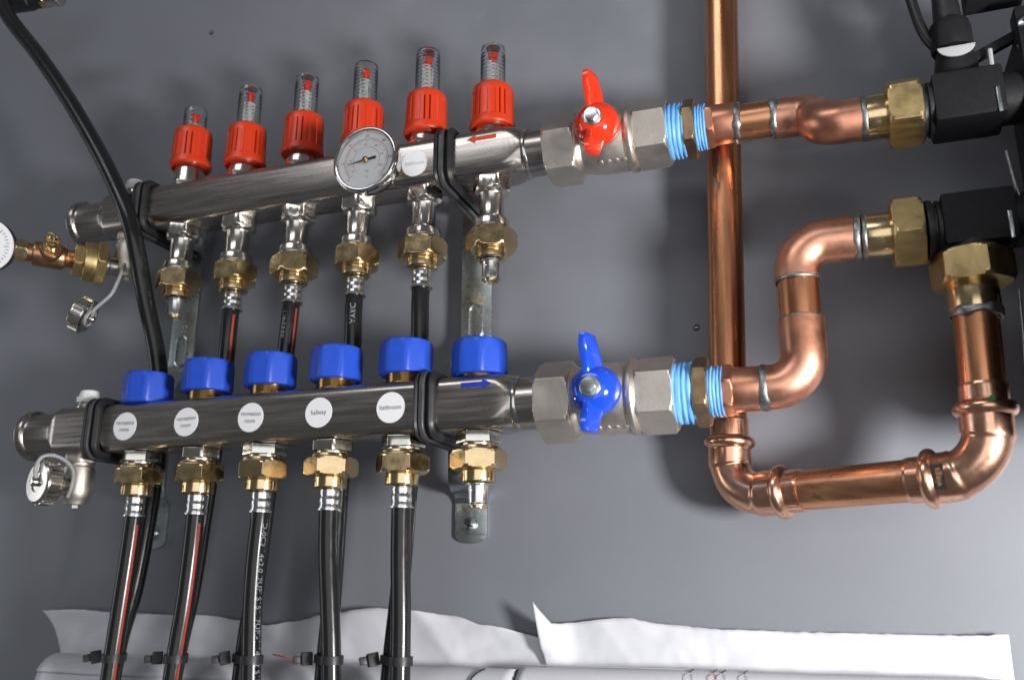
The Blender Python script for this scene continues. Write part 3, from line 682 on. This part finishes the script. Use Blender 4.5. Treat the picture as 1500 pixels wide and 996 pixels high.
build('upper_bracket', MB().box((308, -18, 117), (30, 16, 14)), M['pump'], ps, bev=1)
sp = thing('sensor_plug', (284, -20, 63), 'black sensor plug with a white oval tag on the upper valve block', 'plug')
build('plug_base', MB().lathe([(0, 11), (10, 11.2), (16, 10.2), (22, 9.0)], (284, -20, 62.5), Z, 40), M['pump'], sp, bev=0.5)
pb = build('plug_head', MB().lathe([(0, hexr(8, 11.5), 11.2), (13, hexr(8, 11.5), 11.2), (17, 10.2), (18, 8)], (283.5, -20, 83), Z, 48), M['pump'], sp, bev=0.4)
build('plug_sleeve', MB().lathe([(0, 7.6), (16, 6.8), (40, 6.4)], (283, -20, 100), Z, 32), M['rubber'], sp)
mb = MB()
for k in range(13):
    a = math.pi * k / 12
mb.prism([(283.5 + 9.6 * math.cos(math.pi + math.pi * k / 12), -31.0, 79.5 + 6.2 * math.sin(math.pi + math.pi * k / 12)) for k in range(13)], F, 1.2)
build('white_tag', mb, M['tag'], sp, bev=0.3)
mb = MB(); put_text(mb, '26', 4.6, lambda a, b: (294.1 + b * .16, -21.5 + b * .75 - a * 0.0 - 2, 92 - a)); build('side_print', mb, M['tag'], pb, smooth=False)
cb = build('sensor_cable', MB().tube(spline([(262, -18, 170), (263.5, -19, 140), (266, -20, 120), (268.5, -20, 104), (272, -20, 93), (277, -20, 86), (283, -20, 84)], 8), 3.0, 16), M['cable'])
tagit(cb, 'thin black cable curving down beside the sensor plug', 'cable')

# ------------------------------------------------------------------ brackets
def bracket(x, label, fx):
    t = thing('mounting_bracket', (x, 56, -165), label, 'bracket', 'zinc brackets with rubber-lined clamps')
    pth = [(x, 46, 96), (x, 46, -38), (x, 44, -44), (x, 30, -58), (x, 28, -62), (x, 28, -136), (x, 30, -141), (x - fx * .3, 36, -143.5), (x - fx * .8, 50, -144.5), (x - fx, 54.2, -147), (x - fx, 55.6, -151), (x - fx, 55.6, -172)]
    pth = fillet(pth, 3, 4)
    hw = 11.5; sect = [(-hw, -1.2), (-hw, 1.2), (-hw + 3, 1.2), (-hw + 3.8, 0.2), (hw - 3.8, 0.2), (hw - 3, 1.2), (hw, 1.2), (hw, -1.2)]
    mb = MB().sweep(pth, sect, X)
    mb.prism([(x - fx + 11.5 * math.cos(a), 54.4, -172 + 6 * math.sin(a)) for a in [math.pi + math.pi * k / 10 for k in range(11)]], Y, 2.4)
    st_ = build('strip', mb, M['zinc'], t, bev=0.2)
    build('wall_screw', MB().lathe([(0, 5.4), (1.2, 5.0), (2.6, 3.2), (2.7, 1)], (x - fx, 54, -166), F, 24), M['zinc'], st_)
    mb = MB()
    for a in (20, 110): mb.box((x - fx, 51.2, -166), (6, 0.6, 1.1), Matrix.Rotation(R(a), 3, 'Y'))
    build('cross_slot', mb, M['dark'], st_)
    em = MB()
    rr = [(x + 5.0 * math.cos(a), 43.9, -26 + (7 if math.sin(a) > 0 else -7) + 5 * math.sin(a)) for a in [2 * math.pi * k / 28 for k in range(28)]]
    em.tube(rr, 0.7, 8, loop=True)
    for k in range(8): em.lathe([(0, 1.0), (0.5, .7)], (x - 2 + 4 * (k % 2), 45, -2 - 4 * (k // 2)), F, 10)
    build('embossing', em, M['zinc'], st_)
    for (cy, cz, yb) in ((UY, UZ, 46), (LY, LZ, 28)):
        g = HB + 2.0; q = 7.5
        core = fillet([(x, yb - 1, cz + g), (x, cy - g, cz + g), (x, cy - g, cz - g), (x, yb - 1, cz - g)], q, 8)
        rb = MB().sweep(core, [(-7, 1.9), (-7, -1.2), (-5.2, -3.0), (-3.6, -1.6), (-3.2, 0.4), (1.4, 0.4), (2.0, -1.2), (4.2, -3.0), (6.6, -1.2), (6.6, 1.9)], X)
        # the strap is swept with its outside away from the bar
        cl_ = build('clamp_rubber', rb, M['rubber'], t, bev=0.25, ang=50)
        build('clamp_strap', MB().sweep(core, [(-3.1, 0.2), (-3.1, -2.2), (-2.4, -2.8), (-0.2, -2.8), (0.4, -2.2), (0.4, 0.2)], X), M['rubber_grey'], cl_)
bracket(-28, 'zinc bracket clamping both manifold bars between the last two outlets beside the ball valves', 6)
bracket(-278, 'zinc bracket clamping both manifold bars beside the drain valves', 17)

# ------------------------------------------------------------------ heating pipes
def pipe_frame(path): return frames(path, (0, -1, 0))
def heating_pipe(pts, label, group, sleeve=None, stripe=None, letters=None, r=6.0, n=10):
    path = resample(spline(pts, n), 2.0); p0 = Vector(pts[0])
    t = thing('heating_pipe', pts[0], label, 'pipe', group)
    build('pipe', MB().tube(path, r, 24, ref=(0, -1, 0)), M['pipe'], t)
    fr = pipe_frame(path)
    if sleeve:
        pr = [(0, 5.2), (0.8, 6.2), (3.2, 6.4), (4.4, 6.05), (5.2, 6.05), (6.4, 6.5), (8.0, 6.5), (9.2, 6.1), (10.2, 6.15), (11.2, 6.4), (12.2, 6.4), (12.5, 7.4), (13.6, 7.4), (13.7, 6)]
        build('press_sleeve', MB().lathe(pr, sleeve, -Z, 30), M['alu'], t, ang=45)
    def S_(i, ang, off): p, tt, e1, e2 = fr[i]; return p + (e1 * math.cos(ang) + e2 * math.sin(ang)) * (r + off)
    if stripe is not None:
        rs = [[S_(i, stripe + a, 0.08) for a in (-.13, -.065, 0, .065, .13)] for i in range(8 if sleeve else 0, min(len(fr), 42) if pts[0][1] > -5 else len(fr))]
        build('colour_stripe', MB().rings(rs, False, False, cyc=False), M['stripe'], t)
    if letters:
        txt, ang, s0, size = letters; mb = MB()
        def fn(a, b):
            q = (s0 + a) / 2.0; i = max(0, min(len(fr) - 2, int(q))); k = q - i
            A = S_(i, ang - b / r, 0.08); B = S_(i + 1, ang - b / r, 0.08); return A.lerp(B, k)
        put_text(mb, txt, size, fn, 'LEFT'); build('lettering', mb, M['ink_white'], t, smooth=False)
    return t
G1, G2 = 'black heating pipes below the return bar', 'black heating pipes coming from the supply bar'
ZT = -147.6
fronts = [
    ([(-250, LY, -150), (-250, LY, -165), (-251, LY, -190), (-252.6, LY, -220), (-254.3, LY, -252), (-258, LY, -330)], 'black heating pipe with a red stripe, under the return outlet next to the drain valve', -1.2, None),
    ([(-200, LY, -150), (-200, LY, -165), (-200.4, LY, -190), (-202, LY, -220), (-205, LY, -251), (-211, LY, -330)], 'black heating pipe with a red stripe, second return outlet from the drain valve', -1.17, None),
    ([(-150, LY, -150), (-150, LY, -165), (-151, LY, -190), (-150.6, LY, -220), (-148.6, LY, -250), (-143, LY, -330)], 'black heating pipe with a long line of white print, third return outlet', None, ('1D-0C2 14x2,0 IFUFI S151 IFUFI-1 14F 2 S151 (IFI S15-I', -1.22, 14, 5.4)),
    ([(-100, LY, -150), (-100, LY, -165), (-98.6, LY, -190), (-95.5, LY, -220), (-92.8, LY, -249), (-87, LY, -330)], 'plain glossy black heating pipe under the return outlet marked hallway', None, None),
    ([(-50, LY, -150), (-50, LY, -165), (-49.4, LY, -190), (-48.0, LY, -220), (-47.3, LY, -248), (-46, LY, -330)], 'plain glossy black heating pipe under the return outlet marked bathroom', None, None)]
for pts, lab, stp, let in fronts: heating_pipe(pts, lab, G1, (pts[0][0], LY, ZT + 0.6), stp, let)
rears = [
    (1, [(-200, 0, -2), (-201, 0, -25), (-203, 2, -55), (-203.5, 5, -100), (-206, 5, -150), (-209.5, 1, -210), (-214.5, -6, -250), (-222, -7, -330)], 'red-striped black pipe from the second supply outlet, passing behind the return bar', -1.05, None),
    (2, [(-150, 0, -2), (-151, 0, -25), (-154, 2, -55), (-156, 5, -100), (-157, 5, -150), (-160, 1, -210), (-163, -6, -250), (-166, -7, -330)], 'red-striped black pipe with faint print from the third supply outlet, behind the return bar', -1.3, ('1 14x2,0 SISI', 0.1, 18, 3.8)),
    (3, [(-100, 0, -2), (-100.5, 0, -25), (-101, 2, -55), (-101, 5, -100), (-101.5, 5, -150), (-102, 1, -210), (-104, -6, -250), (-107, -7, -330)], 'black pipe with pale print from the fourth supply outlet, behind the dial thermometer', None, ('DRYA', -0.35, 18, 5.5)),
    (4, [(-50, 0, -2), (-50.5, 0, -25), (-51, 2, -55), (-50.5, 5, -100), (-52, 5, -150), (-55, 1, -210), (-59, -6, -250), (-64, -7, -330)], 'plain black pipe from the fifth supply outlet, next to the bracket', None, None)]
for i, pts, lab, stp, let in rears: heating_pipe([(p[0] - {-100: 4, -150: 5.5, -210: 4}.get(p[2], 0), p[1], p[2]) for p in pts], lab, G2, (XS[i], 0, -0.2), stp, let)
heating_pipe([(-470, -22, 320), (-440, -26, 272), (-392, -27, 218), (-347, -27, 162), (-304, -26.5, 101), (-277, -25, 52), (-271, -10, 3), (-262, 2, -48), (-258, 6, -100), (-259, 5.5, -150), (-261.5, 2, -206), (-264, -6, -250), (-268, -7, -330)],
             'long black pipe sweeping in front of the supply bar end from the upper corner', G2, None, None, None, r=6.3)

# cable ties around each pipe pair
TIE = [(-254.3, -264, -251), (-205, -214.5, -250.5), (-148.6, -163, -249.5), (-92.8, -104, -248.5), (-47.3, -59, -248)]
TL = ['black cable tie around the pipe pair next to the drain valve', 'black cable tie around the second pipe pair from the drain valve', 'black cable tie around the pipe pair with white print',
      'black cable tie with a red thread end around the hallway pipe pair', 'black cable tie around the bathroom pipe pair']
def hull2(c1, c2, r, n=26):
    """outline around two circles"""
    d = Vector((c2[0] - c1[0], c2[1] - c1[1])); a0 = math.atan2(d.y, d.x); out = []
    for k in range(n // 2 + 1): a = a0 - math.pi / 2 + math.pi * k / (n // 2); out.append((c2[0] + r * math.cos(a), c2[1] + r * math.sin(a)))
    for k in range(n // 2 + 1): a = a0 + math.pi / 2 + math.pi * k / (n // 2); out.append((c1[0] + r * math.cos(a), c1[1] + r * math.sin(a)))
    return out
for i, (xf, xr, z) in enumerate(TIE):
    t = thing('cable_tie', (xf, LY, z), TL[i], 'cable tie', 'cable ties around the pipe pairs')
    h = hull2((xf, LY), (xr, -6), 6.7)
    build('band', MB().sweep([(a, b, z) for a, b in h], [(-2.5, -0.6), (-2.5, 0.6), (2.5, 0.6), (2.5, -0.6)], Z, loop=True), M['rubber'], t)
    hx = min(a for a, b in h); ang = random.uniform(-.25, .2)
    m3 = Matrix.Rotation(ang, 3, 'Y') @ Matrix.Rotation(R(38), 3, 'Z')
    mb = MB().box((hx - 2.2, -13.5, z), (6.5, 7, 7.6), m3); mb.box((hx - 6.5, -17.0, z - 0.6), (5, 2.2, 4.6), m3)
    build('lock_head', mb, M['rubber'], t, bev=0.5)
    if i == 3:
        build('red_thread', MB().tube(spline([(hx - 6, -18, z), (hx - 14, -19, z + 1.0), (hx - 24, -17, z + 2.2)], 6), 0.45, 8), M['stripe'], t)

# ------------------------------------------------------------------ stored drawings at the foot of the wall
def interp(tab, x):
    for (a, b), (c, d_) in zip(tab, tab[1:]):
        if a <= x <= c:
            k = (x - a) / (c - a); k = k * k * (3 - 2 * k); return b + (d_ - b) * k
    return tab[0][1] if x < tab[0][0] else tab[-1][1]
def nz(a, b, c=0.0): return noise.noise(Vector((a, b, c)))
def sheet(name, x0, x1, top, ytop, ybot, label, nx=150, nv=22, edge=None, zb=-285, crease=0.0, seed=0.0, tip=None):
    mb = MB(); rs = []
    for i in range(nx + 1):
        x = x0 + (x1 - x0) * i / nx; zt = interp(top, x); ring = []
        for j in range(nv + 1):
            v = j / nv; z = zb + (zt - zb) * v
            y = ybot + (interp(ytop, x) - ybot) * v ** 1.6
            fold = abs(nz(x * 0.021 + z * 0.018, seed)) * 5.0 - abs(nz(x * 0.013 - z * 0.03, seed + 5)) * 4.0
            y += crease * fold * (0.25 + v) + 0.5 * nz(x * .05, z * .05, seed) + 0.9 * abs(nz(x * .09 + z * .05, z * .11, seed + 2))
            xx = x + (edge(v, i / nx) if edge else 0)
            zz = z + (0.5 * nz(x * 0.22, seed + 3) * v)
            if tip: xx, y, zz = tip(xx, y, zz, v, i / nx)
            ring.append((xx, min(y, 56), zz))
        rs.append(ring)
    mb.rings(rs, False, False, cyc=False)
    o_ = build(name, mb, M['paper'], None, origin=((x0 + x1) / 2, ybot, zb), solid=0.25, ang=80)
    tagit(o_, label, 'paper', 'drawing sheets and rolls behind the pipes'); return o_
sheet('drawing_sheet', -372, 22, [(-375, -223), (-345, -222), (-310, -224.5), (-240, -225.5), (-205, -229), (-185, -231.5), (-165, -229), (-135, -223), (-100, -219.5), (-70, -221), (-45, -224), (-20, -230), (22, -237)],
      [(-372, 44), (-300, 47), (-190, 51), (-110, 46), (-40, 48), (22, 51)], 50, 'wavy loose white drawing sheet leaning on the wall behind the pipes',
      edge=lambda v, u: (-24 * (v ** 4) + 9) * max(0, 1 - u * 7), crease=1.25, seed=1.3)
def curl(x, y, z, v, u):
    k = max(0, 1 - u * 30)                                       # torn corner bending up and forward
    if v > 0.7: z += 14.0 * k * (v - .7) / .3; y -= 12 * k * (v - .5)
    x += 10 * (1 - v) * max(0, 1 - u * 12)
    return x, y, z
sheet('drawing_sheet', 16, 281, [(16, -229), (28, -228), (70, -224.5), (95, -228), (130, -230.5), (180, -231.5), (262, -232), (281, -231)],
      [(16, 40), (40, 51), (120, 53), (240, 53), (281, 49)], 51, 'white drawing sheet with a torn upturned corner, below the copper loop', crease=0.8, seed=8.1, tip=curl)
def roll(x0, x1, yc, zc, r, label, turns=2.2, flare=0.0, seed=0.0):
    mb = MB(); rs = []; nx = 60; na = 90
    for i in range(nx + 1):
        u = i / nx; x = x0 + (x1 - x0) * u; ring = []
        for k in range(na + 1):
            q = k / na; a = R(60) - q * turns * 2 * math.pi; rr = r * (1 - 0.16 * q) + 0.8 * nz(x * .012, a * .4, seed) + flare * max(0, 1 - u * 9) * 2
            ring.append((x + 3 * (1 - q) * 0 + 1.2 * nz(a, seed), yc + rr * math.cos(a + math.pi / 2) * 1.0, zc + rr * math.sin(a + math.pi / 2)))
        rs.append(ring)
    mb.rings(rs, False, False, cyc=False)
    o_ = build('drawing_roll', mb, M['paper'], None, origin=((x0 + x1) / 2, yc, zc - r), solid=0.25, ang=80)
    tagit(o_, label, 'paper roll', 'drawing sheets and rolls behind the pipes'); return o_
rA = roll(-346, 8, 30, -275, 21, 'thick white roll of drawings lying behind the pipe pairs', seed=2.0, flare=1.0)
rB = roll(10, 276, 34, -271, 18.5, 'white roll of drawings with small pen marks, below the copper loop', seed=4.0)
def on_roll(o_, yc, zc, r, pts, wd, m, name):
    """thin line following the roll surface: pts = (x, degrees from the top towards the room)"""
    P_ = [Vector((x, yc - (r + 0.9) * math.sin(R(a)), zc + (r + 0.9) * math.cos(R(a)))) for x, a in pts]
    build(name, MB().tube(spline(P_, 6), wd, 6), m, o_)
on_roll(rA, 30, -275, 21, [(-11, 18), (-14, 30), (-17, 48), (-19, 70)], 0.55, M['ink'], 'pen_or_edge_line')
on_roll(rB, 34, -271, 18.5, [(10.5, 6), (40, 8), (75, 9), (112, 10)], 0.28, M['ink_grey'], 'pen_or_edge_line')  # dark line painted in for the edge of one paper over another
for x, m_ in ((112, 'ink_grey'), (125, 'ink_red'), (130, 'ink_grey'), (142, 'ink_grey')):
    on_roll(rB, 34, -271, 18.5, [(x + 2.2, 8), (x + 1.0, 15), (x + 0.6, 22)], 0.32, M['ink'], 'pen_mark')
    on_roll(rB, 34, -271, 18.5, [(x - 1.8, 60), (x - 1.9, 40), (x - 1.2, 31), (x + 0.6, 27), (x + 2.4, 31), (x + 2.9, 40), (x + 2.8, 60)], 0.16, M[m_], 'pen_mark')

# ------------------------------------------------------------------ fitting at the upper corner
ft = thing('pipe_fitting', (-410, -10, 300), 'dark pipe fitting with a brass ring at the upper end of the sweeping pipe', 'fitting')
fo, fd = Vector((-455, -12, 295)), Vector((1, 0.1, -0.02)).normalized()
build('body', MB().lathe([(0, 9), (22, 9), (23, 8), (34, 8)], fo, fd, 36), M['rubber'], ft, bev=0.3)
build('brass_ring', MB().lathe([(34, 8.5), (38, 8.5), (38.5, 8)], fo, fd, 36), M['brass'], ft, bev=0.2)
build('end_cap', MB().lathe([(38.5, 7.6), (47, 7.6), (47.2, 8.8), (51, 8.8), (52, 7.5)], fo, fd, 36), M['nickel'], ft, bev=0.3)
